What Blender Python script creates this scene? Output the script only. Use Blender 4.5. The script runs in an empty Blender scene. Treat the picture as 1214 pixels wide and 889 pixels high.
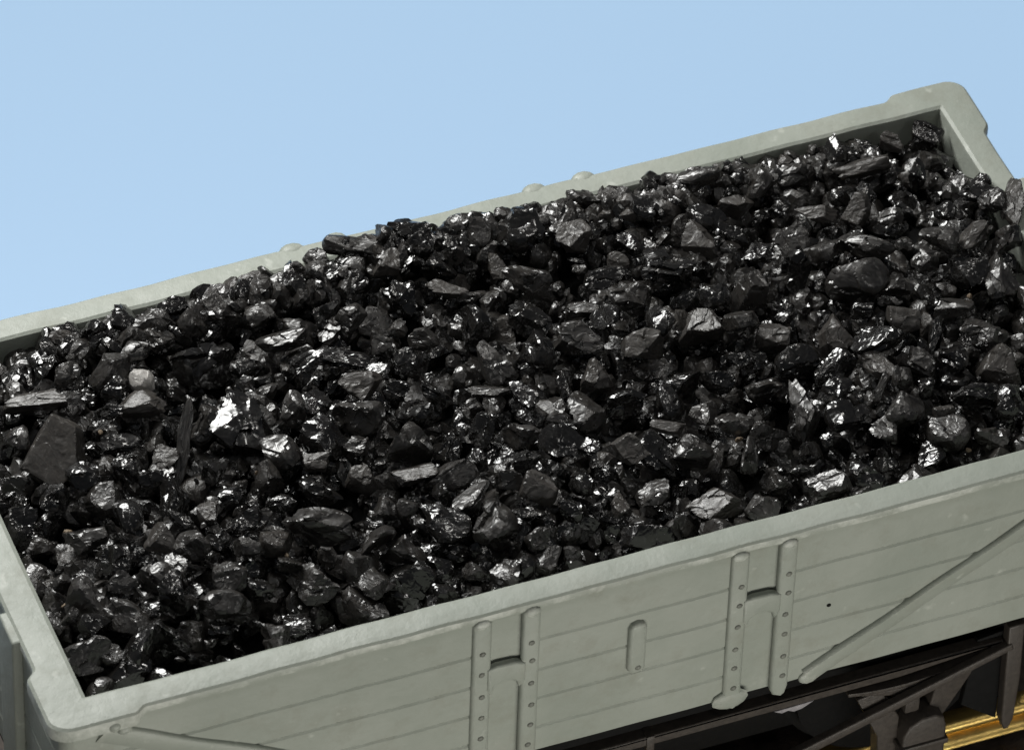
import bpy, bmesh, math, random
import numpy as np
from mathutils import Vector, Matrix
from math import radians, sin, cos, pi

random.seed(7)
rng = np.random.default_rng(11)
scn = bpy.context.scene
col = scn.collection
LEN, WID, HGT, T = 4.997, 2.2, 1.0, 0.142        # inside of the wagon body: length, width, height, wall

# ------------------------------------------------------------------ materials
def mat(name):
    m = bpy.data.materials.new(name); m.use_nodes = True
    nt = m.node_tree
    return m, nt, nt.nodes['Principled BSDF'], nt.links

def noise(nt, vec, scale, detail=4, rough=.55):
    n = nt.nodes.new('ShaderNodeTexNoise'); n.inputs['Scale'].default_value = scale
    n.inputs['Detail'].default_value = detail; n.inputs['Roughness'].default_value = rough
    nt.links.new(vec, n.inputs['Vector']); return n

def ramp(nt, fac, stops):
    r = nt.nodes.new('ShaderNodeValToRGB'); e = r.color_ramp.elements
    while len(e) < len(stops): e.new(.5)
    for el, (p, c) in zip(e, stops):
        el.position = p; el.color = (c, c, c, 1) if isinstance(c, (int, float)) else (*c, 1)
    nt.links.new(fac, r.inputs[0]); return r

def bump(nt, height, strength, dist, normal=None):
    b = nt.nodes.new('ShaderNodeBump'); b.inputs['Strength'].default_value = strength
    b.inputs['Distance'].default_value = dist
    nt.links.new(height, b.inputs['Height'])
    if normal: nt.links.new(normal, b.inputs['Normal'])
    return b

def mix(nt, fac, a, b):
    m = nt.nodes.new('ShaderNodeMix'); m.data_type = 'RGBA'
    if isinstance(fac, float): m.inputs[0].default_value = fac
    else: nt.links.new(fac, m.inputs[0])
    for i, v in ((6, a), (7, b)):
        if isinstance(v, tuple): m.inputs[i].default_value = (*v, 1)
        else: nt.links.new(v, m.inputs[i])
    return m.outputs[2]

def paint_mat(name='grey_paint', worn=False):
    m, nt, bs, lk = mat(name)
    tc = nt.nodes.new('ShaderNodeTexCoord').outputs['Object']
    n1 = noise(nt, tc, 2.2, 5, .6)
    base = mix(nt, ramp(nt, n1.outputs[0], [(.35, 0), (.65, 1)]).outputs[0], (.258, .284, .246), (.302, .325, .286))
    n2 = noise(nt, tc, 5.5, 6, .7)                         # grime
    base = mix(nt, ramp(nt, n2.outputs[0], [(.5, 0), (.75, .6)]).outputs[0], base, (.2, .205, .165))
    n3 = noise(nt, tc, 9, 3, .5)                           # pale scuffs
    base = mix(nt, ramp(nt, n3.outputs[0], [(.67, 0), (.735, .42)]).outputs[0], base, (.5, .52, .47))
    geo = nt.nodes.new('ShaderNodeNewGeometry')                # worn pale edges, broken up
    pe = ramp(nt, geo.outputs['Pointiness'], [(.54, 0), (.62, .8)])
    nw = ramp(nt, noise(nt, tc, 11, 4, .7).outputs[0], [(.46, 0), (.62, .75)])
    mm = nt.nodes.new('ShaderNodeMath'); mm.operation = 'MULTIPLY'
    lk.new(pe.outputs[0], mm.inputs[0]); lk.new(nw.outputs[0], mm.inputs[1])
    base = mix(nt, mm.outputs[0], base, (.56, .57, .52))
    if worn: base = mix(nt, ramp(nt, noise(nt, tc, 6, 5, .7).outputs[0], [(.45, .05), (.62, .65)]).outputs[0], base, (.60, .62, .57))
    n5 = noise(nt, tc, 260, 2, .6)
    base = mix(nt, ramp(nt, n5.outputs[0], [(.3, .0), (.75, .22)]).outputs[0], base, (.22, .225, .19))
    lk.new(base, bs.inputs['Base Color'])
    lk.new(ramp(nt, n2.outputs[0], [(.3, .42), (.7, .58)]).outputs[0], bs.inputs['Roughness'])
    n4 = noise(nt, tc, 160, 3, .6); n6 = noise(nt, tc, 14, 4, .6)
    b1 = bump(nt, n6.outputs[0], .25, .02)
    lk.new(bump(nt, n4.outputs[0], .25, .004, b1.outputs[0]).outputs[0], bs.inputs['Normal'])
    return m

def coal_mat(name, dark, light, r0, r1, spec, bs1, bs2, gap_shade=.0):
    m, nt, bs, lk = mat(name)
    tc = nt.nodes.new('ShaderNodeTexCoord').outputs['Object']
    oi = nt.nodes.new('ShaderNodeObjectInfo')
    va = nt.nodes.new('ShaderNodeVectorMath'); va.operation = 'ADD'
    cx = nt.nodes.new('ShaderNodeCombineXYZ')
    mu = nt.nodes.new('ShaderNodeMath'); mu.operation = 'MULTIPLY'; mu.inputs[1].default_value = 37.
    lk.new(oi.outputs['Random'], mu.inputs[0])
    for i in range(3): lk.new(mu.outputs[0], cx.inputs[i])
    lk.new(tc, va.inputs[0]); lk.new(cx.outputs[0], va.inputs[1]); v = va.outputs[0]
    n1 = noise(nt, v, 1.7, 5, .65)
    base = mix(nt, ramp(nt, n1.outputs[0], [(.35, 0), (.7, 1)]).outputs[0], dark, light)
    nf = noise(nt, v, 14, 5, .7)
    base = mix(nt, ramp(nt, nf.outputs[0], [(.5, 0), (.75, .5)]).outputs[0], base, tuple(c*1.9+.004 for c in light))
    lk.new(base, bs.inputs['Base Color'])
    n2 = noise(nt, v, 3.1, 4, .6)
    lk.new(ramp(nt, n2.outputs[0], [(.35, r0), (.68, r1)]).outputs[0], bs.inputs['Roughness'])
    bs.inputs['Specular IOR Level'].default_value = spec
    n3 = noise(nt, v, 1.9, 1.2, .45); n3.inputs['Distortion'].default_value = 1.2
    b1 = bump(nt, n3.outputs[0], bs1, .02)
    n4 = noise(nt, v, 14, 4, .6)
    b2 = bump(nt, n4.outputs[0], bs2, .003, b1.outputs[0])
    lk.new(b2.outputs[0], bs.inputs['Normal'])
    return m

def plain(name, c, rough, metal=0., nscale=30., nb=.2, spec=.5, var=.3):
    m, nt, bs, lk = mat(name)
    tc = nt.nodes.new('ShaderNodeTexCoord').outputs['Object']
    n = noise(nt, tc, nscale, 4)
    lk.new(mix(nt, ramp(nt, n.outputs[0], [(.3, 0), (.7, 1)]).outputs[0], tuple(x*(1-var) for x in c), tuple(x*(1+var) for x in c)), bs.inputs['Base Color'])
    bs.inputs['Roughness'].default_value = rough; bs.inputs['Metallic'].default_value = metal
    bs.inputs['Specular IOR Level'].default_value = spec
    n2 = noise(nt, tc, nscale*4, 3)
    lk.new(bump(nt, n2.outputs[0], nb, .01).outputs[0], bs.inputs['Normal'])
    return m

M = {}
M['paint'] = paint_mat()
M['worn'] = paint_mat('worn_paint_edge', True)
M['rivet'] = plain('dark_paint', (.145, .152, .13), .6)  # darker tone of the body paint, for rivet heads
M['g'] = coal_mat('glossy_coal', (.0045, .0042, .004), (.012, .011, .010), .12, .27, 1., .26, .02)
M['s'] = coal_mat('dull_coal', (.010, .0091, .0082), (.027, .0243, .0215), .24, .45, 1., .32, .1)
M['m'] = coal_mat('matt_coal', (.020, .0179, .016), (.042, .0375, .033), .3, .5, .7, .4, .5)
M['p'] = coal_mat('pale_stone', (.22, .212, .20), (.36, .345, .325), .22, .4, .5, .2, .8)
M['grit'] = plain('tan_grit', (.16, .12, .08), .6)
M['gap_shade'] = plain('coal_gap_shade', (.0025, .0025, .0025), .9, nscale=20, nb=.3, spec=.1)  # black bed colour paints in the shade of the gaps between lumps
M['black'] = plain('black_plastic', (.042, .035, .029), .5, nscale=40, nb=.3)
M['deep'] = plain('shaded_black_plastic', (.004, .004, .004), .7, nscale=40, nb=.3, spec=.15)  # darker copy of the black plastic, shade under the wagon put into its colour
M['brass'] = plain('brass', (.93, .66, .22), .36, metal=1., nscale=12, nb=.12, var=.18)
M['ballast'] = plain('dark_ballast', (.035, .025, .018), .7, nscale=20, nb=.4, var=.5)
M['residue'] = plain('pale_residue', (.25, .24, .25), .7)

# ------------------------------------------------------------------ helpers
def link(o, parent=None):
    col.objects.link(o)
    if parent: o.parent = parent
    return o

def mesh_obj(name, bm, m, parent=None, smooth=40, normals=True):
    if normals: bmesh.ops.recalc_face_normals(bm, faces=bm.faces)
    me = bpy.data.meshes.new(name); bm.to_mesh(me); bm.free()
    for x in (m if isinstance(m, (list, tuple)) else [m]): me.materials.append(x)
    me.polygons.foreach_set('use_smooth', [True]*len(me.polygons))
    me.set_sharp_from_angle(angle=radians(smooth))
    return link(bpy.data.objects.new(name, me), parent)

def tag(o, label=None, cat=None, group=None, kind=None):
    for k, v in (('label', label), ('category', cat), ('group', group), ('kind', kind)):
        if v: o[k] = v
    return o

def box(bm, x0, x1, y0, y1, z0, z1, bev=.0, seg=2, mi=0, mtx=None):
    r = bmesh.ops.create_cube(bm, size=1)
    vs = r['verts']
    for v in vs:
        v.co = Vector((x0 if v.co.x < 0 else x1, y0 if v.co.y < 0 else y1, z0 if v.co.z < 0 else z1))
    fs = {f for v in vs for f in v.link_faces}
    if bev:
        es = {e for v in vs for e in v.link_edges}
        g = bmesh.ops.bevel(bm, geom=list(vs)+list(es), offset=bev, segments=seg, profile=.6, affect='EDGES')
        fs = set(g['faces']) | {f for f in fs if f.is_valid}
        vs = list({v for f in fs for v in f.verts})
    for f in fs: f.material_index = mi
    if mtx is not None:
        for v in vs: v.co = mtx @ v.co
    return vs

def prism(bm, pts, y0, y1, bev=.0, mi=0):
    """outline in the x-z plane pulled from y0 to y1"""
    a = [bm.verts.new((x, y0, z)) for x, z in pts]; b = [bm.verts.new((x, y1, z)) for x, z in pts]
    fs = [bm.faces.new(a), bm.faces.new(list(reversed(b)))]
    n = len(pts)
    for i in range(n): fs.append(bm.faces.new((a[i], b[i], b[(i+1) % n], a[(i+1) % n])))
    for f in fs: f.material_index = mi
    if bev:
        es = [e for e in fs[0].edges]
        bmesh.ops.recalc_face_normals(bm, faces=fs)
        bmesh.ops.bevel(bm, geom=es, offset=bev, segments=3, profile=.5, affect='EDGES')

def tube(bm, p0, p1, r, seg=12, mi=0):
    p0, p1 = Vector(p0), Vector(p1); d = p1-p0
    q = bmesh.ops.create_cone(bm, cap_ends=True, segments=seg, radius1=r, radius2=r, depth=d.length)
    mt = Matrix.Translation((p0+p1)/2) @ d.to_track_quat('Z', 'Y').to_matrix().to_4x4()
    for v in q['verts']: v.co = mt @ v.co
    for f in {f for v in q['verts'] for f in v.link_faces}: f.material_index = mi

def dome(bm, c, r, sc=(1, 1, 1), mi=0):
    q = bmesh.ops.create_icosphere(bm, subdivisions=2, radius=r)
    for v in q['verts']: v.co = Vector((v.co.x*sc[0], v.co.y*sc[1], v.co.z*sc[2]))+Vector(c)
    for f in {f for v in q['verts'] for f in v.link_faces}: f.material_index = mi

# ------------------------------------------------------------------ the camera
az, pit, roll = 0.3972936590, 0.7755438807, 0.0365603372
D = Vector((sin(az)*cos(pit), cos(az)*cos(pit), -sin(pit)))
r_ = Vector((cos(az), -sin(az), 0)); u_ = r_.cross(D)
RT = cos(roll)*r_ + sin(roll)*u_; UP = -sin(roll)*r_ + cos(roll)*u_
EYE = Vector((2.44043363752785, 1.2110750545392706, 0)) - D*30.40023753474386
cam = bpy.data.cameras.new('camera'); co = bpy.data.objects.new('camera', cam); col.objects.link(co)
co.matrix_world = Matrix(((RT.x, UP.x, -D.x, EYE.x), (RT.y, UP.y, -D.y, EYE.y), (RT.z, UP.z, -D.z, EYE.z), (0, 0, 0, 1)))
cam.sensor_width = 36; cam.lens = 7964.4183/1214*36; cam.clip_end = 500; cam.clip_start = .5
cam.dof.use_dof = True; cam.dof.focus_distance = 30.3; cam.dof.aperture_fstop = 2.0
scn.camera = co
PX = 262.0                                               # pixels of the photograph per unit at the wagon
def view_xy(p):
    q = Vector(p)-EYE; z = q.dot(D)
    return 607+7964.4*q.dot(RT)/z, 444.5-7964.4*q.dot(UP)/z

# ------------------------------------------------------------------ wagon
wagon = link(bpy.data.objects.new('coal_wagon', None)); wagon.location = (LEN/2, WID/2, -2.13)
tag(wagon, 'grey-green open goods wagon with planked sides heaped with black coal', 'wagon')
bpy.context.view_layer.update()
W_INV = wagon.matrix_world.inverted()
def wpart(name, bm, m, parent=None, smooth=40):
    """a part built in scene coordinates, hung under the wagon"""
    for v in bm.verts: v.co = W_INV.translation + v.co
    return mesh_obj(name, bm, m, parent or wagon, smooth)

GROOVES = (-.262, -.458, -.643, -.833)
def body():
    prof = [(0, -.96), (0, -.5), (0, -.03), (.005, -.01), (.02, -.001), (.05, .0), (.10, .0), (.128, -.003), (.139, -.012), (.142, -.028), (.141, -.045), (.134, -.062), (.133, -.1)]
    for g in GROOVES:
        prof += [(.133, g+.011), (.130, g+.007), (.125, g), (.130, g-.007), (.133, g-.011)]
    prof += [(.133, -.96), (.131, -.985), (.122, -.997), (.02, -.997), (0, -.98)]
    st = []                                                # stations: point on the inner line, unit offset
    def side(a, b, n, off):
        ln = math.hypot(b[0]-a[0], b[1]-a[1]); near = [.02, .08, .14, .165, .18, .195, .21, .225, .25]
        ds = [d for d in near]+[.3+(ln-.6)*i/n for i in range(n+1)]+[ln-d for d in near[::-1]]
        for d in ds:
            f = d/ln; e = min(1, max(0, (.225-min(d, ln-d))/.06)); e = e*e*(3-2*e)
            st.append((a[0]+(b[0]-a[0])*f, a[1]+(b[1]-a[1])*f, off[0], off[1], e))
    def corner(cx, cy, sx, sy, order):
        rc = .5                                           # rounding as a share of the wall
        ks = [(1-rc+rc*cos(t), 1-rc+rc*sin(t)) for t in [i*pi/2/7 for i in range(8)]]
        if order: ks = ks[::-1]
        for kx, ky in ks: st.append((cx, cy, sx*kx, sy*ky, 1))
    side((0, 0), (LEN, 0), 60, (0, -1)); corner(LEN, 0, 1, -1, True)
    side((LEN, 0), (LEN, WID), 26, (1, 0)); corner(LEN, WID, 1, 1, False)
    side((LEN, WID), (0, WID), 60, (0, 1)); corner(0, WID, -1.2, 1, True)
    side((0, WID), (0, 0), 26, (-1.2, 0)); corner(0, 0, -1.2, -1, False)
    bm = bmesh.new(); ring = []
    for k, (x, y, ox, oy, e) in enumerate(st):
        w = .0018*sin(x*5.1+y*3)+.0012*sin(x*13.7+y*9+1)
        wz = .003*sin(x*4.3+y*2.2+2)+.002*sin(x*17+y*11)
        row = []
        for o, z in prof:
            q = o+w*(.3+o*5)
            if z > -.055 and o > .04: q += .036*e*min(1, (o-.04)/.08)
            row.append(bm.verts.new((x+ox*q, y+oy*q, z+(wz if z > -.1 else 0)-(.03*e if -.07 < z < -.04 and o > .1 else 0))))
        ring.append(row)
    n, m = len(ring), len(prof)
    for i in range(n):
        for j in range(m):
            a, b = ring[i], ring[(i+1) % n]
            f = bm.faces.new((a[j], b[j], b[(j+1) % m], a[(j+1) % m]))
            if j in (8, 9): f.material_index = 1
    dome(bm, (LEN-.06, WID+.165, -.02), .034, (1.2, .8, .8)); dome(bm, (.07, -.17, -.05), .03, (1, .8, 1))
    return wpart('body', bm, [M['paint'], M['worn']], smooth=24)
def carve(o, boxes):
    """sink rounded pockets into a mesh"""
    bm = bmesh.new()
    for x0, x1, z0, z1 in boxes:
        for v in box(bm, x0, x1, -.45, -.117, z0, z1, .028, 4): v.co += W_INV.translation
    me = bpy.data.meshes.new('cut'); bm.to_mesh(me); bm.free()
    c = link(bpy.data.objects.new('cut', me))
    md = o.modifiers.new('cut', 'BOOLEAN'); md.operation = 'DIFFERENCE'; md.solver = 'EXACT'; md.object = c
    bpy.context.view_layer.update()
    c.parent = wagon; bpy.context.view_layer.update()
    new = bpy.data.meshes.new_from_object(o.evaluated_get(bpy.context.evaluated_depsgraph_get()))
    o.modifiers.clear(); o.data = new
    bpy.data.objects.remove(c); bpy.data.meshes.remove(me)
    new.polygons.foreach_set('use_smooth', [True]*len(new.polygons)); new.set_sharp_from_angle(angle=radians(24))
carve(body(), [(1.80, 1.988, -.40, -.058), (1.80, 1.988, -1.2, -.455), (3.025, 3.215, -.40, -.058), (3.025, 3.215, -1.2, -.455)])
bm = bmesh.new(); box(bm, .003, LEN-.003, .003, WID-.003, -.95, -.85); wpart('body_floor', bm, M['paint'])

Y0 = -.133                                               # outside face of the near side
YF = WID+.133
def strap(x0, x1, near=True, lug=.0):
    bm = bmesh.new(); s = -1 if near else 1; y = Y0 if near else YF
    zt = -.028 if near else -.03
    r = .02
    pts = [(x0, -.99), (x0, zt-.03), (x0+r, zt-.006), ((x0+x1)/2, zt), (x1-r, zt-.006), (x1, zt-.03), (x1, -.99), (x1-.012, -1.035), ((x0+x1)/2+.01, -1.052), (x0+.014, -1.03)]
    prism(bm, pts, y-s*.004, y+s*.021, 0)
    bmesh.ops.recalc_face_normals(bm, faces=bm.faces)
    f = max(bm.faces, key=lambda f: s*f.calc_center_median().y + (.001 if len(f.verts) > 6 else 0))
    bmesh.ops.bevel(bm, geom=list(f.edges), offset=.018, segments=4, profile=.5, affect='EDGES')
    if lug:
        dome(bm, ((x0+x1)/2-.005, y+s*.006, -.985), .1, (.92, .22, .62))
    if near:
        for k, z in enumerate((-.115, -.24, -.37, -.505, -.64, -.775, -.9)):
            xx = (x0+x1)/2+random.uniform(-.006, .006)
            if k == 0:
                dome(bm, (xx, y+s*.012, zt-.03), .034, (1.15, .5, .8), mi=2); continue
            dome(bm, (xx+.004, y+s*.0205, z+random.uniform(-.01, .01)), .0155, (1, .5, 1), mi=1 if k else 0)
    else:
        dome(bm, ((x0+x1)/2+random.uniform(-.01, .01), YF+.0, -.016), .043, (random.uniform(1.2, 1.5), 1, .5))
    return wpart('door_strap', bm, [M['paint'], M['rivet'], M['worn']], smooth=45)
NEAR = ((1.732, 1.822), (1.966, 2.052), (2.958, 3.046), (3.192, 3.279))
for i, (a, b) in enumerate(NEAR): strap(a, b, True, lug=1 if i == 2 else 0)
for a, b in ((1.735, 1.845), (1.955, 2.06), (2.945, 3.05), (3.175, 3.285)): strap(a, b, False)
for a, b in ((1.80, 1.985), (3.025, 3.21)):                # the bar between two straps
    bm = bmesh.new()
    pts = [(a, -.345), (a+.05, -.335), (b-.05, -.34), (b, -.36), (b, -.47), (b-.03, -.51), (b-.04, -.47), (b-.06, -.452), ((a+b)/2, -.446), (a+.055, -.455), (a+.035, -.475), (a+.028, -.52), (a, -.48)]
    prism(bm, pts, Y0+.004, Y0-.029)
    bmesh.ops.recalc_face_normals(bm, faces=bm.faces)
    f = min(bm.faces, key=lambda f: f.calc_center_median().y)
    bmesh.ops.bevel(bm, geom=list(f.edges), offset=.016, segments=3, profile=.5, affect='EDGES')
    wpart('hinge_bar', bm, M['paint'])
bm = bmesh.new()                                          # catch in the middle of the door
pts = [(2.478, -.60), (2.478, -.34), (2.49, -.315), (2.521, -.305), (2.552, -.315), (2.564, -.34), (2.562, -.60), (2.545, -.622), (2.5, -.624)]
prism(bm, pts, Y0+.004, Y0-.029)
bmesh.ops.recalc_face_normals(bm, faces=bm.faces)
f = min(bm.faces, key=lambda f: f.calc_center_median().y)
bmesh.ops.bevel(bm, geom=list(f.edges), offset=.018, segments=3, profile=.5, affect='EDGES')
dome(bm, (2.525, Y0-.027, -.585), .016, (1, .5, 1), mi=1)
wpart('door_catch', bm, [M['paint'], M['rivet']])

def brace(p, q, w0, w1):
    bm = bmesh.new()
    d = Vector((q[0]-p[0], q[1]-p[1])); L = d.length; d.normalize(); n = Vector((-d.y, d.x))
    if n.y < 0: n = -n
    prof = [(0, .0), (-.01, -.016), (-.10, -.026), (-.5, -.021), (-.92, -.008), (-1, .0)]   # steep upper edge, slow fall below
    N = 24; rows = []
    for i in range(N+1):
        f = i/N; c = Vector(p)+d*(L*f); w = w0+(w1-w0)*f
        wob = .003*sin(f*19)
        rows.append([bm.verts.new((c.x+n.x*a*w+n.x*wob, Y0+.003+b*1.0, c.y+n.y*a*w+n.y*wob)) for a, b in prof])
    for i in range(N):
        for j in range(len(prof)-1):
            bm.faces.new((rows[i][j], rows[i+1][j], rows[i+1][j+1], rows[i][j+1]))
    bm.faces.new(rows[0]); bm.faces.new(rows[-1][::-1])
    return bm
bm = brace((3.35, -.93), (4.93, -.018), .115, .10)
dome(bm, (3.385, Y0-.002, -.985), .055, (.9, .3, .75))
wpart('diagonal_brace', bm, M['paint'], smooth=50)
bm = brace((.05, -.06), (1.60, -.96), .12, .12); dome(bm, (.12, Y0-.02, -.1), .03, (1.2, .8, 1))
wpart('diagonal_brace', bm, M['paint'], smooth=50)

def stanchion(x, s, y0, y1, ztop):
    bm = bmesh.new()
    box(bm, min(x, x+s*.07), max(x, x+s*.07), y0, y1, -1.0, ztop, .015, 3)
    return wpart('end_stanchion', bm, M['paint'])
stanchion(-.133, -1, .40, .60, .0-.012); stanchion(-.133, -1, 1.58, 1.72, -.012)
stanchion(LEN+.133, 1, .56, .70, -.012); stanchion(LEN+.125, 1, 1.46, 1.63, .006)

bm = bmesh.new(); dome(bm, (3.46, Y0-.0005, -.545), .010, (1.1, .5, .9)); wpart('black_speck', bm, M['deep'])  # small black speck of dirt on the side, slightly raised
# underframe
def bpart(name, bm, m=None, parent=None): return wpart(name, bm, m or M['black'], parent)
bm = bmesh.new(); box(bm, -.1, LEN+.1, .10, WID-.10, -1.16, -1.0); box(bm, .1, LEN-.1, .46, WID-.46, -2.0, -1.163); bpart('underframe_and_dark_block', bm, M['deep'])  # lower block is added to fill the space underneath with dark
bm = bmesh.new()
prism(bm, [(-.12, -1.272), (3.9, -1.272), (4.42, -1.225), (4.42, -1.212), (-.12, -1.214)], -.045, .02, .012)
for x in (2.06, 2.64): box(bm, x, x+.04, -.052, .02, -1.31, -1.205, .008)
bpart('sole_rail', bm)
bm = bmesh.new(); box(bm, -.12, LEN+.12, .14, .22, -1.45, -1.165, .01); bpart('sole_bar', bm, M['deep'])
bm = bmesh.new()                                          # chipped residue hanging from the sole rail
prism(bm, [(3.27, -1.268), (3.31, -1.292), (3.34, -1.285), (3.37, -1.302), (3.41, -1.296), (3.47, -1.262), (3.40, -1.266)], -.05, -.02, .004)
bpart('paint_flake', bm, M['residue'])
bm = bmesh.new()                                          # long hand-brake lever, rising to its guard
a, b = Vector((2.9, -1.745)), Vector((4.45, -1.225)); d = (b-a).normalized(); n = Vector((-d.y, d.x))
pts = []
for f in (0, .3, .55, .75, .9, 1): c = a+(b-a)*f; w = .032-.012*f; pts.append(c+n*w)
for f in (1, .9, .75, .55, .3, 0): c = a+(b-a)*f; w = .032-.012*f; pts.append(c-n*w)
prism(bm, [tuple(p) for p in pts], -.085, -.045, .008)
bpart('brake_lever', bm)
bm = bmesh.new()
prism(bm, [(4.425, -1.10), (4.505, -1.10), (4.512, -1.45), (4.50, -1.74), (4.478, -1.80), (4.455, -1.80), (4.438, -1.74), (4.43, -1.4)], -.075, -.02, .01)
g = bpart('lever_guard', bm)
bm = bmesh.new(); prism(bm, [(4.44, -1.18), (4.44, -1.78), (4.25, -1.62), (4.30, -1.2)], -.012, .02, .006)
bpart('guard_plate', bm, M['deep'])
def axle_set(x):
    """axle guard, axlebox, leaf spring and wheels at one axle"""
    g = bmesh.new()
    prism(g, [(x-.34, -1.37), (x-.22, -1.35), (x-.115, -1.56), (x-.115, -1.95), (x-.20, -1.95), (x-.22, -1.66)], -.03, .05, .008)
    prism(g, [(x+.26, -1.31), (x+.235, -1.40), (x+.11, -1.63), (x+.11, -1.95), (x+.05, -1.95), (x+.03, -1.58), (x+.06, -1.42), (x-.02, -1.41)], -.03, .05, .008)
    bpart('axle_guard', g)
    a = bmesh.new()
    prism(a, [(x-.12, -1.90), (x-.12, -1.64), (x-.09, -1.58), (x-.03, -1.545), (x+.04, -1.54), (x+.085, -1.57), (x+.10, -1.63), (x+.10, -1.90)], -.10, .03, .014)
    box(a, x-.135, x+.11, -.115, .02, -1.735, -1.70, .01)
    ab = bpart('axlebox', a)
    s = bmesh.new()
    for k in range(4):
        hw = .36-.07*k; z = -1.335-.026*k
        pts = [(x-.03+f*hw, z+.055*f*f+.27*(f*hw)*.25) for f in [i/6-1 for i in range(13)]]
        prism(s, pts+[(px, pz-.021) for px, pz in reversed(pts)], -.035+.002*k, .03, .003)
    box(s, x-.105, x-.03, -.06, .03, -1.52, -1.40, .014)
    bpart('leaf_spring', s)
    axl = bmesh.new(); tube(axl, (x, .1, -1.65), (x, WID-.1, -1.65), .05); ax = bpart('axle', axl)
    for yy, s_ in ((.38, 1), (WID-.38, -1)):
        w = bmesh.new(); tube(w, (x, yy-.045, -1.65), (x, yy+.045, -1.65), .47, 48)
        tube(w, (x, yy-.06, -1.65), (x, yy+.06, -1.65), .11, 24)
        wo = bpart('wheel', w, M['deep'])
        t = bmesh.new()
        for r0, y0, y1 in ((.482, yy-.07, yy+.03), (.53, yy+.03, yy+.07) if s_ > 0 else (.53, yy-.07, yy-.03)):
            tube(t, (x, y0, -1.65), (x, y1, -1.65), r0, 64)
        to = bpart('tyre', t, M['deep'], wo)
axle_set(.98); axle_set(4.04)

# ------------------------------------------------------------------ track and its board
bm = bmesh.new()
sec = [(-.082, 0), (-.08, .012), (-.055, .03), (-.022, .042), (-.02, .07), (-.052, .08), (-.056, .096), (-.05, .112), (-.038, .124), (-.02, .13), (.045, .13), (.053, .118), (.05, .085), (.02, .075), (.02, .032), (.078, .016), (.078, 0)]
a = [bm.verts.new((-4, .36+y, -2.272+z)) for y, z in sec]; b = [bm.verts.new((9, .36+y, -2.272+z)) for y, z in sec]
for i in range(len(sec)): bm.faces.new((a[i], b[i], b[(i+1) % len(sec)], a[(i+1) % len(sec)]))
bm.faces.new(a); bm.faces.new(b[::-1])
tag(mesh_obj('rail', bm, M['brass'], smooth=50), 'brass-coloured track rail running below the grey wagon', 'rail')

bm = bmesh.new(); nx, ny = 160, 60
vs = [[bm.verts.new((-4+13*i/nx, -2.4+5.4*j/ny, -2.315+.02*sin(i*1.7+j*2.3)*cos(j*1.3-i*.6)+random.uniform(-.012, .012))) for j in range(ny+1)] for i in range(nx+1)]
for i in range(nx):
    for j in range(ny): bm.faces.new((vs[i][j], vs[i+1][j], vs[i+1][j+1], vs[i][j+1]))
bot = [bm.verts.new(p) for p in ((-4, -2.4, -2.6), (9, -2.4, -2.6), (9, 3, -2.6), (-4, 3, -2.6))]
bm.faces.new(bot)
bm.faces.new([vs[i][0] for i in range(nx+1)][::-1]+bot[:2]); bm.faces.new([vs[i][ny] for i in range(nx+1)]+[bot[2], bot[3]])
bm.faces.new([vs[0][j] for j in range(ny+1)]+[bot[3], bot[0]]); bm.faces.new([vs[nx][j] for j in range(ny+1)][::-1]+[bot[1], bot[2]])
tag(mesh_obj('ground', bm, M['ballast']), 'dark brown trackbed of the model railway under the wagon', 'ground', kind='structure')

# the sky: one tall curved sheet far behind
def sky():
    m, nt, bs, lk = mat('sky_blue')
    bs.inputs['Base Color'].default_value = (.5, .6, .7, 1); bs.inputs['Roughness'].default_value = 1
    bs.inputs['Specular IOR Level'].default_value = 0
    bs.inputs['Emission Color'].default_value = (.405, .598, .815, 1); bs.inputs['Emission Strength'].default_value = SKY_E
    bm = bmesh.new(); N = 40; R0 = 34; rows = []
    for i in range(N+1):
        a = pi*(-.5)+pi*1.0*i/N                            # half round behind the wagon
        a = -1.2+2.4*i/N
        row = []
        for k in range(31):
            z = -46+38*k/30
            rr = R0
            row.append(bm.verts.new((2.5+rr*sin(a), -6+rr*cos(a), z)))
        rows.append(row)
    for i in range(N):
        for k in range(30): bm.faces.new((rows[i][k], rows[i][k+1], rows[i+1][k+1], rows[i+1][k]))
    return tag(mesh_obj('sky', bm, m, normals=False), 'clear pale blue sky behind the wagon', 'sky', kind='structure')
SKY_E = .775
sky()
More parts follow.
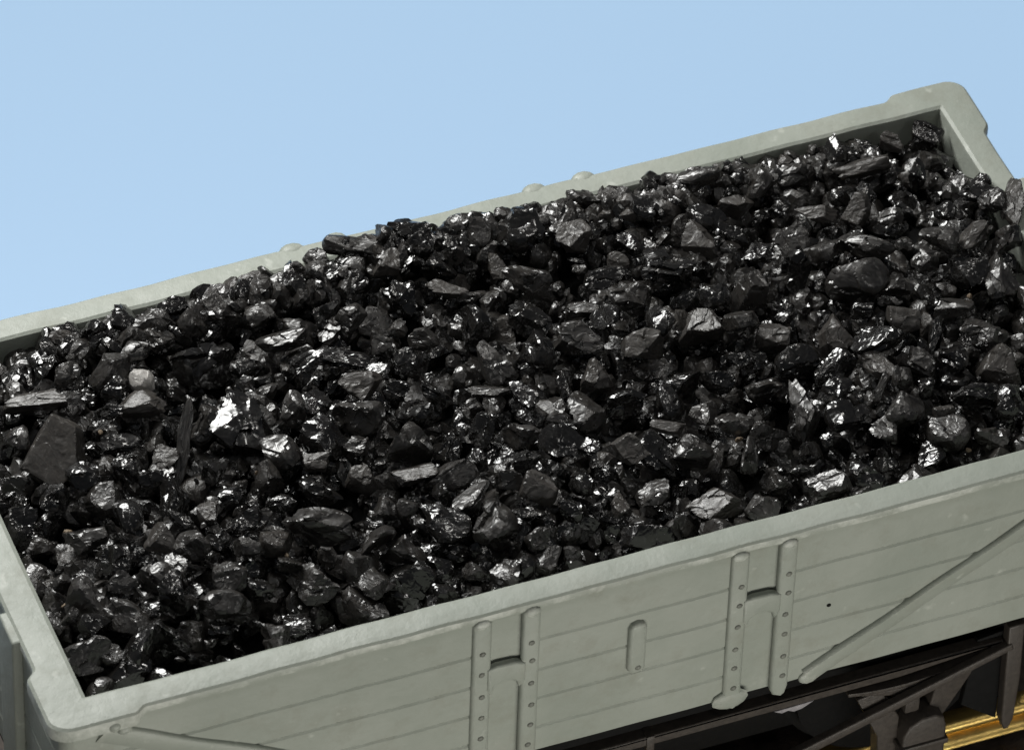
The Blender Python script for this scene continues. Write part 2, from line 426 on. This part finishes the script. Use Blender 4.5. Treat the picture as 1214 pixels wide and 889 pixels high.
LUMPS = [
 (0.331, 1.474, 78, 84, 0, 'm', 'tri', 'broad'),
 (0.85, 1.708, 32, 33, 0, 'p', '', 'pale'),
 (0.88, 1.255, 17, 118, -8, 's', 'blade', 'splinter'),
 (1.159, 1.308, 88, 72, -12, 'g', '', 'crinkled'),
 (1.023, 1.377, 32, 46, -15, 's', '', ''),
 (1.164, 1.8, 75, 70, 0, 'g', '', ''),
 (0.509, 1.86, 46, 33, 10, 's', '', ''),
 (0.379, 1.771, 88, 28, 10, 'm', 'slab', 'leftslab'),
 (0.867, 1.874, 38, 30, 0, 's', '', ''),
 (0.811, 1.571, 62, 32, 10, 'm', '', ''),
 (0.648, 1.586, 33, 24, 0, 'g', '', ''),
 (0.794, 1.258, 36, 29, 0, 'm', '', 'brownnub'),
 (0.974, 1.114, 32, 44, -30, 'g', '', ''),
 (0.23, 1.588, 32, 42, 0, 's', '', ''),
 (0.621, 1.392, 56, 32, 0, 'g', '', ''),
 (0.705, 1.175, 36, 26, 0, 'g', '', ''),
 (0.244, 1.216, 42, 36, 0, 'g', '', ''),
 (1.745, 1.553, 70, 23, -8, 'g', 'slab', 'barslab'),
 (2.152, 2.011, 42, 42, 0, 'm', 'tri', 'pyramid'),
 (2.153, 1.826, 52, 54, 0, 'g', '', 'block'),
 (2.348, 1.959, 54, 40, 0, 'g', '', ''),
 (2.317, 2.131, 66, 30, -5, 'g', '', 'rimlump'),
 (2.032, 2.143, 78, 28, -5, 's', 'slab', 'rimslab'),
 (2.367, 1.813, 52, 30, 5, 'm', '', ''),
 (1.876, 1.765, 42, 33, 0, 's', '', ''),
 (1.798, 1.921, 37, 46, 0, 'g', '', ''),
 (1.95, 1.633, 36, 36, 0, 's', '', ''),
 (2.148, 1.559, 38, 28, 0, 's', '', ''),
 (2.027, 1.455, 48, 42, 0, 'g', '', ''),
 (2.381, 1.554, 48, 62, 0, 'g', '', ''),
 (1.641, 1.882, 52, 36, 0, 's', '', ''),
 (1.548, 1.772, 66, 24, 15, 's', 'slab', ''),
 (1.782, 1.356, 60, 36, 5, 'm', '', 'greyslope'),
 (2.649, 1.908, 42, 42, 0, 'm', '', ''),
 (1.698, 1.208, 60, 54, 0, 's', '', ''),
 (1.418, 1.302, 32, 44, 0, 's', '', 'socket'),
 (1.572, 0.836, 39, 40, 0, 'm', '', 'nub'),
 (1.62, 0.996, 33, 24, 0, 's', '', ''),
 (2.013, 0.903, 39, 44, 0, 'g', '', 'tooth'),
 (1.817, 0.802, 56, 21, 12, 'm', 'slab', 'woodslab'),
 (1.177, 0.801, 38, 24, 5, 'g', '', 'ribbed'),
 (1.378, 0.807, 52, 42, 0, 'g', '', ''),
 (1.413, 0.957, 33, 27, 10, 'm', '', ''),
 (2.134, 0.838, 26, 36, 0, 'g', '', ''),
 (1.968, 1.203, 46, 42, 0, 'g', '', ''),
 (2.311, 1.192, 54, 15, -3, 's', 'slab', ''),
 (2.026, 0.401, 60, 58, -20, 's', '', 'bigslope'),
 (1.701, 0.623, 30, 26, 0, 's', '', ''),
 (1.897, 0.642, 30, 28, 0, 'g', '', ''),
 (1.277, 0.607, 80, 46, 0, 's', '', ''),
 (1.49, 0.484, 60, 30, 25, 's', '', ''),
 (1.607, 0.423, 56, 42, 0, 's', '', ''),
 (3.018, 1.943, 50, 46, 0, 'm', '', 'capped'),
 (3.355, 1.603, 68, 50, 0, 'g', '', 'bright'),
 (3.574, 1.706, 50, 46, -20, 'm', '', 'browngrey'),
 (3.37, 1.231, 56, 58, 0, 'm', 'tri', 'veined'),
 (2.823, 1.365, 62, 40, 0, 's', '', ''),
 (3.088, 1.202, 56, 38, 0, 'm', '', ''),
 (3.159, 1.769, 38, 24, -10, 'm', '', ''),
 (3.271, 1.83, 36, 32, 0, 'g', '', ''),
 (3.174, 2.178, 46, 36, 0, 's', '', ''),
 (3.362, 2.119, 46, 32, 0, 's', '', ''),
 (3.566, 1.913, 26, 32, -20, 's', '', ''),
 (3.74, 2.108, 56, 27, 10, 's', '', 'wallcurve'),
 (2.645, 1.574, 62, 56, 0, 'g', '', 'faceted'),
 (3.115, 1.475, 52, 46, -20, 's', '', ''),
 (2.787, 2.04, 66, 60, 0, 'g', '', 'dome'),
 (2.857, 1.95, 32, 42, 0, 's', '', ''),
 (3.853, 1.907, 52, 36, 0, 'm', '', 'greyledge'),
 (3.035, 2.169, 40, 32, 0, 's', '', ''),
 (2.902, 1.534, 46, 21, 5, 's', 'slab', ''),
 (2.889, 2.226, 29, 27, 0, 'g', '', ''),
 (2.797, 1.093, 43, 46, 0, 'm', 'tri', 'wedge'),
 (2.891, 0.963, 56, 42, 25, 'g', '', ''),
 (3.142, 0.971, 62, 44, 10, 'g', '', 'curled'),
 (3.318, 0.913, 46, 32, 0, 'g', '', ''),
 (3.196, 0.769, 34, 32, 0, 's', '', ''),
 (3.002, 0.711, 42, 17, -8, 'm', 'slab', 'ledge'),
 (2.748, 0.594, 56, 42, 0, 'm', '', 'midgrey'),
 (3.062, 0.254, 76, 44, 5, 'm', '', 'biggrey'),
 (3.038, 0.521, 52, 42, 0, 's', '', ''),
 (2.28, 0.664, 34, 38, -20, 'g', '', ''),
 (2.5, 0.484, 34, 33, 0, 'g', '', ''),
 (3.29, 0.632, 46, 36, 0, 's', '', ''),
 (3.253, 0.393, 26, 52, 0, 's', '', ''),
 (2.654, 1.095, 17, 42, 20, 'g', 'slab', ''),
 (2.593, 0.665, 32, 27, 0, 'g', '', ''),
 (3.469, 0.982, 36, 24, 0, 'g', '', ''),
 (2.389, 0.917, 52, 36, 0, 's', '', ''),
 (2.792, 0.335, 46, 42, 0, 's', '', ''),
 (4.503, 1.953, 76, 24, 16, 'm', 'slab', 'paleslab'),
 (4.411, 2.091, 36, 47, 0, 'g', '', 'egg'),
 (4.437, 1.8, 32, 36, 0, 'g', 'tri', 'facet'),
 (4.474, 1.611, 36, 24, -10, 's', '', ''),
 (4.308, 1.456, 74, 34, 0, 's', '', 'twin'),
 (4.152, 1.245, 76, 58, 0, 's', '', 'bigdark'),
 (3.675, 1.35, 56, 62, 0, 's', '', 'squareblock'),
 (3.805, 1.568, 42, 26, 0, 'g', '', ''),
 (3.965, 1.426, 50, 62, 0, 'g', '', ''),
 (4.494, 1.223, 36, 36, 0, 's', '', ''),
 (4.719, 1.521, 28, 24, 0, 'g', '', ''),
 (4.914, 1.593, 46, 34, 0, 'g', '', ''),
 (5.013, 1.445, 34, 70, -8, 'm', '', 'tallend'),
 (4.776, 1.328, 46, 30, 30, 'm', '', ''),
 (4.483, 0.961, 62, 32, 0, 's', '', ''),
 (4.178, 1.743, 56, 27, 0, 'm', '', ''),
 (4.769, 1.024, 52, 72, 0, 's', 'tri', 'peak'),
 (4.312, 1.13, 52, 26, 20, 's', '', ''),
 (4.712, 1.843, 27, 46, 0, 'g', '', ''),
 (4.141, 2.064, 62, 28, 15, 's', '', ''),
 (3.984, 2.068, 31, 26, 0, 'g', '', ''),
 (3.684, 1.03, 56, 44, -25, 'm', '', 'olive'),
 (3.908, 0.951, 58, 56, 0, 'm', 'tri', 'vein'),
 (4.216, 0.911, 50, 36, -15, 'm', '', ''),
 (4.516, 0.776, 50, 25, 10, 's', '', ''),
 (4.573, 0.519, 62, 58, 0, 'm', 'tri', 'brownplate'),
 (4.374, 0.417, 66, 36, 0, 'g', '', 'bubbly'),
 (3.782, 0.63, 40, 29, 0, 'g', '', 'brightnugget'),
 (3.602, 0.564, 38, 82, 0, 's', '', 'upright'),
 (3.539, 0.828, 50, 44, 0, 's', '', ''),
 (4.375, 0.649, 36, 39, 0, 'g', '', ''),
 (3.979, 0.555, 11, 42, -22, 's', 'blade', 'sliver'),
 (4.089, 0.569, 26, 36, 0, 's', '', ''),
 (4.183, 0.546, 26, 37, 0, 'g', '', ''),
 (3.909, 0.356, 38, 32, -20, 's', '', ''),
 (3.527, 0.361, 36, 32, 0, 'g', '', ''),
 (3.627, 0.374, 22, 22, 0, 'g', '', ''),
 (4.328, 0.755, 15, 46, -15, 'g', 'blade', ''),
 (3.781, 1.163, 30, 24, 0, 'g', '', ''),
 (4.09, 1.036, 28, 22, 0, 'g', '', ''),
 (3.469, 0.271, 32, 20, 0, 'g', '', ''),
 (4.582, 0.685, 32, 26, 0, 's', '', ''),
 (3.886, 0.226, 38, 26, 0, 'g', '', ''),
 (0.29, 0.943, 60, 40, 5, 's', '', 'greyhump'),
 (0.39, 0.741, 42, 38, 5, 'g', '', 'banded'),
 (0.627, 0.779, 46, 37, 0, 'm', '', ''),
 (0.735, 0.863, 48, 20, -40, 'g', 'slab', 'bar'),
 (0.863, 0.833, 32, 32, 0, 'm', '', 'button'),
 (0.987, 0.869, 36, 28, 0, 'g', '', ''),
 (0.215, 0.699, 32, 27, -30, 'g', '', ''),
 (0.109, 0.695, 32, 26, 0, 's', '', ''),
 (0.928, 0.594, 42, 24, 10, 's', '', ''),
 (0.447, 0.432, 27, 24, 0, 'g', '', ''),
 (0.107, 0.518, 24, 22, 0, 's', '', ''),
 (0.202, 0.431, 46, 36, 0, 'g', '', 'cornerlump'),
 (0.744, 0.33, 60, 46, 0, 's', '', ''),
 (0.915, 0.371, 38, 28, 0, 'g', '', ''),
 (0.381, 0.578, 42, 32, 20, 's', '', ''),
 (0.212, 0.294, 30, 26, 0, 's', '', ''),
 (1.015, 0.212, 46, 28, 5, 'g', '', 'brightnear'),
 (4.463, 1.518, 26, 22, 0, 'g', '', ''),
 (2.565, 0.253, 28, 30, 0, 'g', '', ''),
 (2.213, 0.281, 36, 30, 0, 's', '', ''),
 (1.875, 0.234, 30, 24, 0, 's', '', ''),
 (4.924, 1.274, 38, 40, 0, 's', '', ''),
 (4.957, 1.476, 36, 40, 0, 's', '', ''),
 (4.986, 1.639, 30, 26, 10, 'g', '', ''),
]

# ------------------------------------------------------------------ coal
def ico(sub):
    bm = bmesh.new(); bmesh.ops.create_icosphere(bm, subdivisions=sub, radius=1)
    V = np.array([v.co[:] for v in bm.verts]); F = np.array([[v.index for v in f.verts] for f in bm.faces])
    bm.free(); return V/np.linalg.norm(V, axis=1, keepdims=True), F
ICO = {s: ico(s) for s in (2, 3, 4, 5)}

def unit(n):
    v = rng.normal(size=(n, 3)); return v/np.linalg.norm(v, axis=1, keepdims=True)

def shape(V, K=15, lo=.55, rough=.05, cuts=(), M1=34, M2=160):
    """one broken lump: a ball cut by planes, its faces shattered into smaller tilted facets"""
    N = unit(K); H = rng.uniform(lo, 1.0, K)
    if len(cuts):
        N = np.vstack([N, np.array([c[:3] for c in cuts])/np.linalg.norm(np.array([c[:3] for c in cuts]), axis=1, keepdims=True)])
        H = np.concatenate([H, [c[3] for c in cuts]])
    dd = V@N.T
    r = np.where(dd > 1e-3, H/np.maximum(dd, 1e-3), 9.).min(axis=1)
    r = np.minimum(r, 1.3)
    P = V*r[:, None]
    for Mx, amp in ((M1, rough), (M2, rough*.09)):
        if amp <= 0 or Mx <= 0: continue
        S = P[rng.integers(0, len(P), Mx)]
        dv = P[:, None]-S[None]; d2 = (dv**2).sum(-1); k = d2.argmin(1); dv = P-S[k]
        big = Mx == M1; amp *= .85
        a = rng.normal(0, .5, Mx); g = rng.normal(size=(Mx, 3))*(1.9 if big else 4.5); c = rng.uniform(-1.5, 4, Mx)
        off = a[k]+(dv*g[k]).sum(1)+(c[k]*(dv**2).sum(1) if big else 0)
        P = P+V*((amp if big else amp*.8)*np.clip(off, -1.8, 1.5))[:, None]
    return P

def np_mesh(name, P, F, m, smooth=20, mi=None):
    me = bpy.data.meshes.new(name)
    me.from_pydata(P.tolist(), [], F.tolist())
    for x in (m if isinstance(m, (list, tuple)) else [m]): me.materials.append(x)
    if mi is not None: me.polygons.foreach_set('material_index', mi)
    me.polygons.foreach_set('use_smooth', [True]*len(me.polygons))
    me.set_sharp_from_angle(angle=radians(smooth)); me.update()
    return me

def hs(x, y):
    """top of the coal at one place in the wagon"""
    x = min(max(x, -.2), 5.2); y = min(max(y, 0), 2.2)
    n = max(0, 1-y/.75); z = -.26*n*n-.09*math.exp(-((x-2.9-.4*(y-.85))/.95)**2-((y-.86)/.17)**2)
    fr = max(0, (y-1.5)/.7); z += .015*fr
    z -= .05*max(0, (x-4.0)/1.0)*fr
    z -= .05*max(0, (.9-x)/.9)
    f = max(0, (y-1.75)/.45); z += f*(.01+.07*max(0, 1-x/1.1)+.055*max(0, 1-((x-2.5)/1.3)**4)-.0*max(0, (x-4.2)/.8))
    return z+.03*sin(2.3*x+1.1*y+.6)*sin(2.9*y+.5*x)+.02*sin(4.1*x-3.7*y)

ROUGH = {'g': .12, 's': .10, 'm': .06, 'p': .03}
VIEW = Matrix((RT, UP, -D)).transposed()                 # lumps are described as seen from the front: across, up, towards
placed = []                                              # (obj, px, py, w, h, cls, flag, key)
def drop(x, y, w, h, tilt, cls, flag, key, me=None, rot=None):
    rx, ry = w/2/PX, h/2/PX
    z = hs(x, y)+(random.uniform(-.03, .025) if not key else 0)-(.06 if y > 1.88 and not key else 0)
    p = Vector((x, y, z))
    lim = WID-.35*max(rx, ry)
    p.y = min(p.y, lim)
    p.x = min(max(p.x, .03+.5*rx), LEN-.02-.5*rx) if key != 'tallend' else p.x
    o = bpy.data.objects.new('coal_lump' if cls != 'p' else 'stone', me); link(o)
    sc = Vector((rx, ry, (rx*ry)**.5*.95 if flag != 'blade' else rx*2))
    o.matrix_world = Matrix.Translation(p) @ VIEW.to_4x4() @ Matrix.Rotation(radians(tilt), 4, 'Z') @ Matrix.Diagonal((*sc, 1)) @ (rot.to_4x4() if rot else Matrix.Identity(4))
    px, py = view_xy(p)
    placed.append((o, px, py, w, h, cls, flag, key))
    return o

V4, F4 = ICO[4]; V5, F5 = ICO[5]
for (x, y, w, h, tilt, cls, flag, key) in LUMPS:
    big = w*h > 2200
    V, F = (V5, F5) if big else (V4, F4)
    cuts = []
    if cls == 'm' or flag == 'tri':                       # one broad cleaved face looking up and forward
        cuts.append((rng.uniform(-.35, .35), rng.uniform(.1, .75), 1., rng.uniform(.38, .5)))
        if rng.random() < .7: cuts.append((rng.uniform(-.8, .8), rng.uniform(-.9, -.2), .7, rng.uniform(.5, .7)))
    if flag == 'slab': cuts += [(0, 1, .25, .62), (0, -1, .35, .6), (.1, .6, 1, .5)]
    if flag == 'tri': cuts += [(-1, rng.uniform(.4, 1.1), .2, rng.uniform(.42, .65)), (1, rng.uniform(.4, 1.1), .1, rng.uniform(.45, .7)), (.2, -1, .3, .62)]
    if flag == 'blade': cuts += [(0, 0, 1, .4)]
    if key in ('crinkled', 'bright', 'faceted', 'ribbed', 'brightnugget', 'brightnear', 'curled', 'facet'):
        cuts += [(.1, .92, .5, .5), (-.42, .66, .6, .52), (.34, .5, .78, .52), (.05, .35, .93, .58)]
    if key == 'broad': cuts = [(.02, .22, 1, .30), (-1, .62, .1, .46), (1, .12, .15, .70), (.1, -1, .1, .86), (.75, -.75, .15, .83), (.55, 1, .1, .80)]
    P = shape(V, K=40 if cls == 'p' else 9 if (cls == 'm' or flag) else 7, lo=.8 if cls == 'p' else .72 if flag in ('slab', 'blade') or key == 'broad' else .38, rough=ROUGH[cls]*(1. if flag != 'blade' and key != 'broad' else .4), cuts=cuts,
              M1=9 if not big else 16, M2=34 if not big else 70)
    ext = np.abs(P).max(axis=0); P = P/np.array([ext[0], ext[1], max(ext[2], .6)])*1.06
    drop(x, y, w, h, tilt, cls, flag, key, np_mesh('coal_lump', P, F, M[cls]))

# a store of lump shapes for the rest, copied and turned
STORE = {c: [np_mesh('coal_lump', shape(V4, K=random.choice((5, 6, 8)), lo=.34, rough=ROUGH[c], M1=random.choice((6, 9, 14)), M2=30)*rng.uniform(.75, 1.35, 3), F4, M[c]) for _ in range(14)] for c in 'gsm'}
def turn():
    q = Matrix.Rotation(random.uniform(0, 2*pi), 3, 'X') @ Matrix.Rotation(random.uniform(0, 2*pi), 3, 'Y') @ Matrix.Rotation(random.uniform(0, 2*pi), 3, 'Z')
    return q
tries = 0
N_LUMPS = 300
for (w_lo, w_hi, gap, until) in ((34, 52, .80, 3000), (26, 40, .70, 4000), (20, 32, .60, 8000)):
    for _ in range(until):
        if len(placed) >= N_LUMPS: break
        w = random.uniform(w_lo, w_hi); h = w*random.uniform(.6, .95)
        x, y = random.uniform(.05, LEN-.05), random.uniform(.03, WID-.02)
        if y > 1.88 and w > 38: continue
        px, py = view_xy((x, y, hs(x, y)))
        if not (-15 < px < 1229): continue
        ok = True
        for (_o, qx, qy, qw, qh, *_r) in placed:
            dx, dy = (px-qx)/((w+qw)/2), (py-qy)/((h+qh)/2)
            if dx*dx+dy*dy < gap*gap: ok = False; break
        if not ok: continue
        c = random.choices('gsm', (.48, .43, .09))[0]
        drop(x, y, w, h, random.uniform(-30, 30), c, '', '', random.choice(STORE[c]), turn())

# ---- what each lump is called
TONE = {'g': 'shiny', 's': 'dull black', 'm': 'matt grey', 'p': 'pale'}
KEYED = {
 'broad': ('big matt grey coal lump with one broad flat triangular face near the left end', 'broad flat-faced lump'),
 'pale': ('small pale whitish stone, the only light one among the black coal', 'pale whitish stone'),
 'splinter': ('long thin upright black splinter of coal beside the big crinkled lump', 'long upright splinter'),
 'crinkled': ('large shiny crinkled coal lump just right of the long upright splinter', 'large crinkled lump'),
 'leftslab': ('long low dull slab of coal above the broad flat-faced triangular lump', 'low dull slab'),
 'brownnub': ('small matt brownish coal nub just left of the long upright splinter', 'brownish nub'),
 'barslab': ('long low shiny bar of coal in the open middle left of the load', 'long shiny bar'),
 'pyramid': ('matt grey pyramid-shaped coal lump below the far rim, left of the middle', 'matt grey pyramid'),
 'block': ('shiny square-sided coal block directly under the matt grey pyramid', 'shiny block'),
 'rimlump': ('black shiny long coal lump standing against the far rim', 'black rim lump'),
 'rimslab': ('dark flat slab of coal leaning on the far rim beside two rim bumps', 'dark rim slab'),
 'greyslope': ('matt grey sloping coal lump below the long shiny bar', 'grey sloping lump'),
 'socket': ('dark oval dull coal lump right of the large crinkled lump', 'dark oval lump'),
 'nub': ('round matt grey coal nub in the lower middle left of the load', 'round matt nub'),
 'tooth': ('shiny tooth-shaped coal lump at the upper end of the low grey slab', 'shiny tooth-shaped lump'),
 'woodslab': ('low matt grey slab of coal tilted up to the tooth-shaped lump', 'tilted grey slab'),
 'ribbed': ('small bright ribbed coal lump below the large crinkled lump', 'bright ribbed lump'),
 'bigslope': ('large dull sloping coal lump above the middle of the near rim', 'large sloping lump'),
 'capped': ('matt coal lump with a flat pale grey top under the far rim', 'flat-capped lump'),
 'bright': ('shiny bright crumpled coal lump in the upper middle of the load', 'bright crumpled lump'),
 'browngrey': ('matt brownish grey coal lump up and right of the bright crumpled lump', 'brownish grey lump'),
 'veined': ('matt grey coal lump with pointed top below the bright crumpled lump', 'pointed matt lump'),
 'wallcurve': ('dull curved coal lump pressed against the far wall right of middle', 'curved wall lump'),
 'faceted': ('large shiny many-faceted coal lump in the middle of the load', 'many-faceted lump'),
 'dome': ('large rounded shiny coal lump rising above the far rim near two bumps', 'large rounded lump'),
 'greyledge': ('matt grey ledge-like coal lump up and right of the brownish grey one', 'grey ledge lump'),
 'wedge': ('matt wedge-shaped coal lump in the middle of the load, below the many-faceted one', 'matt wedge'),
 'curled': ('shiny curled coal lump with dark hollows right of the matt wedge', 'curled shiny lump'),
 'ledge': ('small flat matt grey coal ledge below the curled shiny lump', 'flat grey ledge'),
 'midgrey': ('mid-sized matt grey coal lump in the dark hollow above the near rim', 'mid grey lump'),
 'biggrey': ('big long matt grey coal lump just above the near rim, right of middle', 'big long matt lump'),
 'paleslab': ('long pale grey slab of coal tilted up near the far corner', 'long pale slab'),
 'egg': ('shiny egg-shaped coal lump against the far wall left of the pale slab', 'egg-shaped lump'),
 'facet': ('small shiny three-cornered coal lump right under the long pale slab', 'three-cornered lump'),
 'twin': ('long dull coal lump lying on top of the big dark coal lump', 'long dull lump'),
 'bigdark': ('biggest dark dull coal lump in the upper right of the load', 'big dark lump'),
 'squareblock': ('dull square-shouldered coal block above the olive grey lump', 'square-shouldered block'),
 'tallend': ('tall matt grey coal lump standing against the right end wall', 'tall end-wall lump'),
 'peak': ('tall dull peaked coal lump near the right edge of the picture', 'tall peaked lump'),
 'olive': ('matt tilted oval coal lump left of the matt three-sided lump', 'tilted oval lump'),
 'vein': ('large matt three-sided coal lump in the right half of the load', 'matt three-sided lump'),
 'brownplate': ('matt brown-grey flat plate of coal at the right edge above the bubbly lump', 'brown-grey plate'),
 'bubbly': ('long shiny bubbly coal lump below the brown-grey plate', 'bubbly lump'),
 'brightnugget': ('bright shiny coal nugget just below the matt three-sided lump', 'bright nugget'),
 'upright': ('tall upright dull coal lump left of and below the bright nugget', 'tall upright lump'),
 'sliver': ('thin upright dark coal sliver right of the bright nugget', 'thin dark sliver'),
 'greyhump': ('dull humped coal lump beside the left end wall', 'dull hump'),
 'banded': ('shiny coal lump with layered bands right of the dull hump', 'banded lump'),
 'bar': ('narrow shiny bar of coal slanting down below the long upright splinter', 'slanting shiny bar'),
 'button': ('small round matt coal button right of the slanting shiny bar', 'round matt button'),
 'cornerlump': ('shiny coal lump in the near left corner of the wagon', 'corner lump'),
 'brightnear': ('bright shiny coal lump close to the near rim left of the middle', 'bright near-rim lump'),
}
marks = [(p[1], p[2], KEYED[p[7]][1]) for p in placed if p[7]]
def place_word(dx, dy):
    a = math.degrees(math.atan2(-dy, dx)) % 360
    return ('right of', 'up and right of', 'above', 'up and left of', 'left of', 'down and left of', 'below', 'down and right of')[int((a+22.5)//45) % 8]
used = set()
for (o, px, py, w, h, cls, flag, key) in placed:
    if key: lab = KEYED[key][0]
    else:
        size = 'tiny' if w*h < 700 else 'small' if w*h < 1500 else 'mid-sized' if w*h < 2600 else 'large'
        form = 'low long ' if w > 1.9*h else 'tall narrow ' if h > 1.5*w else ''
        near = sorted(marks, key=lambda m: (m[0]-px)**2+(m[1]-py)**2)
        cand = []
        for m in near[:2]:
            cand.append(f'{size} {TONE[cls]} {form}coal lump {place_word(px-m[0], py-m[1])} the {m[2]}')
        for i in range(0, 5):
            for j in range(i+1, 6):
                m, n = near[i], near[j]
                cand.append(f'{size} {TONE[cls]} coal lump {place_word(px-m[0], py-m[1])} the {m[2]}, {place_word(px-n[0], py-n[1])} the {n[2]}')
        for m in near[:8]:
            cand.append(f'{size} {TONE[cls]} coal lump a little way {place_word(px-m[0], py-m[1])} the {m[2]}')
        cand = [c for c in cand if c not in used and len(c.split()) <= 16]
        lab = cand[0]
    used.add(lab)
    tag(o, lab, 'coal' if cls != 'p' else 'stone', 'coal lumps heaped in the wagon' if cls != 'p' else None)

# ---- small stuff between and under the lumps
def rubble():
    V2, F2 = ICO[2]; V3, F3 = ICO[3]
    base = [shape(V3, K=8, lo=.4, rough=.1, M1=9, M2=16) for _ in range(40)]
    Ps, Fs, Mi, n = [], [], [], 0
    def add(P, F, mi):
        nonlocal n
        Ps.append(P); Fs.append(F+n); Mi.append(np.full(len(F), mi)); n += len(P)
    for i in range(2950):
        x, y = random.uniform(.03, LEN-.03), random.uniform(.02, WID-.02)
        r = random.uniform(.042, .082)
        if i >= 2400: x, y = random.uniform(.5, 4.6), WID-random.uniform(.03, .17)
        z = hs(x, y)-.175+random.uniform(-.04, .04)+((.10 if 1.3 < x < 4.0 else .07) if i >= 2400 else 0)
        if random.random() < .10: z += .06; r *= .6
        px, py = view_xy((x, y, z))
        if not (-40 < px < 1260): continue
        R = np.array(turn()); s = r*rng.uniform(.7, 1.2, 3)
        P = (base[random.randrange(40)]*s)@R.T+np.array([min(max(x, r*.8), LEN-r*.8), min(max(y, r*.8), WID-r*.8), z])
        add(P, F3, random.choices((0, 1, 2), (.46, .46, .08))[0])
    B2 = [shape(V2, K=9, lo=.5, rough=.05, M1=8, M2=0) for _ in range(16)]
    for i in range(200):                                   # crumbs and a little tan grit lying on top
        x, y = random.uniform(.03, LEN-.03), random.uniform(.02, WID-.02)
        r = random.uniform(.008, .022); z = hs(x, y)+random.uniform(-.05, .0)-(.04 if y > 1.95 else 0)
        R = np.array(turn()); s = r*rng.uniform(.6, 1.3, 3)
        add((B2[random.randrange(16)]*s)@R.T+np.array([x, y, z]), F2, 3 if i < 14 else random.choice((0, 1)))
    gx, gy = 90, 44                                        # the packed bed they lie on
    G = np.array([[LEN*i/gx, WID*j/gy, hs(LEN*i/gx, WID*j/gy)-.21+random.uniform(-.02, .02)] for i in range(gx+1) for j in range(gy+1)])
    FF = [[i*(gy+1)+j, (i+1)*(gy+1)+j, (i+1)*(gy+1)+j+1] for i in range(gx) for j in range(gy)]+[[i*(gy+1)+j, (i+1)*(gy+1)+j+1, i*(gy+1)+j+1] for i in range(gx) for j in range(gy)]
    add(G, np.array(FF), 4)
    me = np_mesh('small_coal', np.vstack(Ps), np.vstack(Fs), [M['g'], M['s'], M['m'], M['grit'], M['gap_shade']], mi=np.concatenate(Mi).tolist())
    # object coordinates are metres here, lumps use unit balls: give the crumbs their own finer grain
    o = link(bpy.data.objects.new('small_coal', me))
    o.scale = (.06,)*3
    me.transform(Matrix.Scale(1/.06, 4))
    tag(o, 'small black coal crumbs and broken bits filling the gaps between the lumps', 'coal', kind='stuff')
rubble()

# ------------------------------------------------------------------ light
world = bpy.data.worlds.new('World'); scn.world = world; world.use_nodes = True
bg = world.node_tree.nodes['Background']; bg.inputs[0].default_value = (.80, .88, 1, 1); bg.inputs[1].default_value = .05
def area(name, loc, target, sx, sy, power, c=(1, .97, .92)):
    l = bpy.data.lights.new(name, 'AREA'); l.shape = 'RECTANGLE'; l.size = sx; l.size_y = sy; l.energy = power; l.color = c
    o = bpy.data.objects.new(name, l); col.objects.link(o); o.location = loc
    o.rotation_euler = (Vector(target)-Vector(loc)).to_track_quat('-Z', 'Y').to_euler()
    return o
CEN = (2.5, 1.1, 0)
area('softbox', (0, 8.5, 9), CEN, 7.5, 4.6, 2080, (1, .997, .97))
area('front_bounce', (2.5, -9, -2.5), (2.5, 0, -.6), 10, 2, 740, (1, .97, .89))
area('lamp_left', (-7, 2, 9), CEN, 1.3, 1.3, 110)
area('lamp_right', (9, 4, 10), CEN, 1.3, 1.3, 110)
area('lamp_front', (0, -9, 12), CEN, .7, .7, 75)
area('lamp_side', (10, -7, 7), CEN, 1.0, 1.0, 60)
area('lamp_top', (4, 1, 12), CEN, 1.3, 1.3, 90)
area('backdrop_wash', (3, 20, -34), (9, 28, -31), 4, 1.5, 520, (1, 1, 1))  # added lamp, pales the lower left of the sky sheet

scn.view_settings.view_transform = 'Standard'; scn.view_settings.look = 'None'
scn.view_settings.exposure = 0; scn.view_settings.gamma = 1
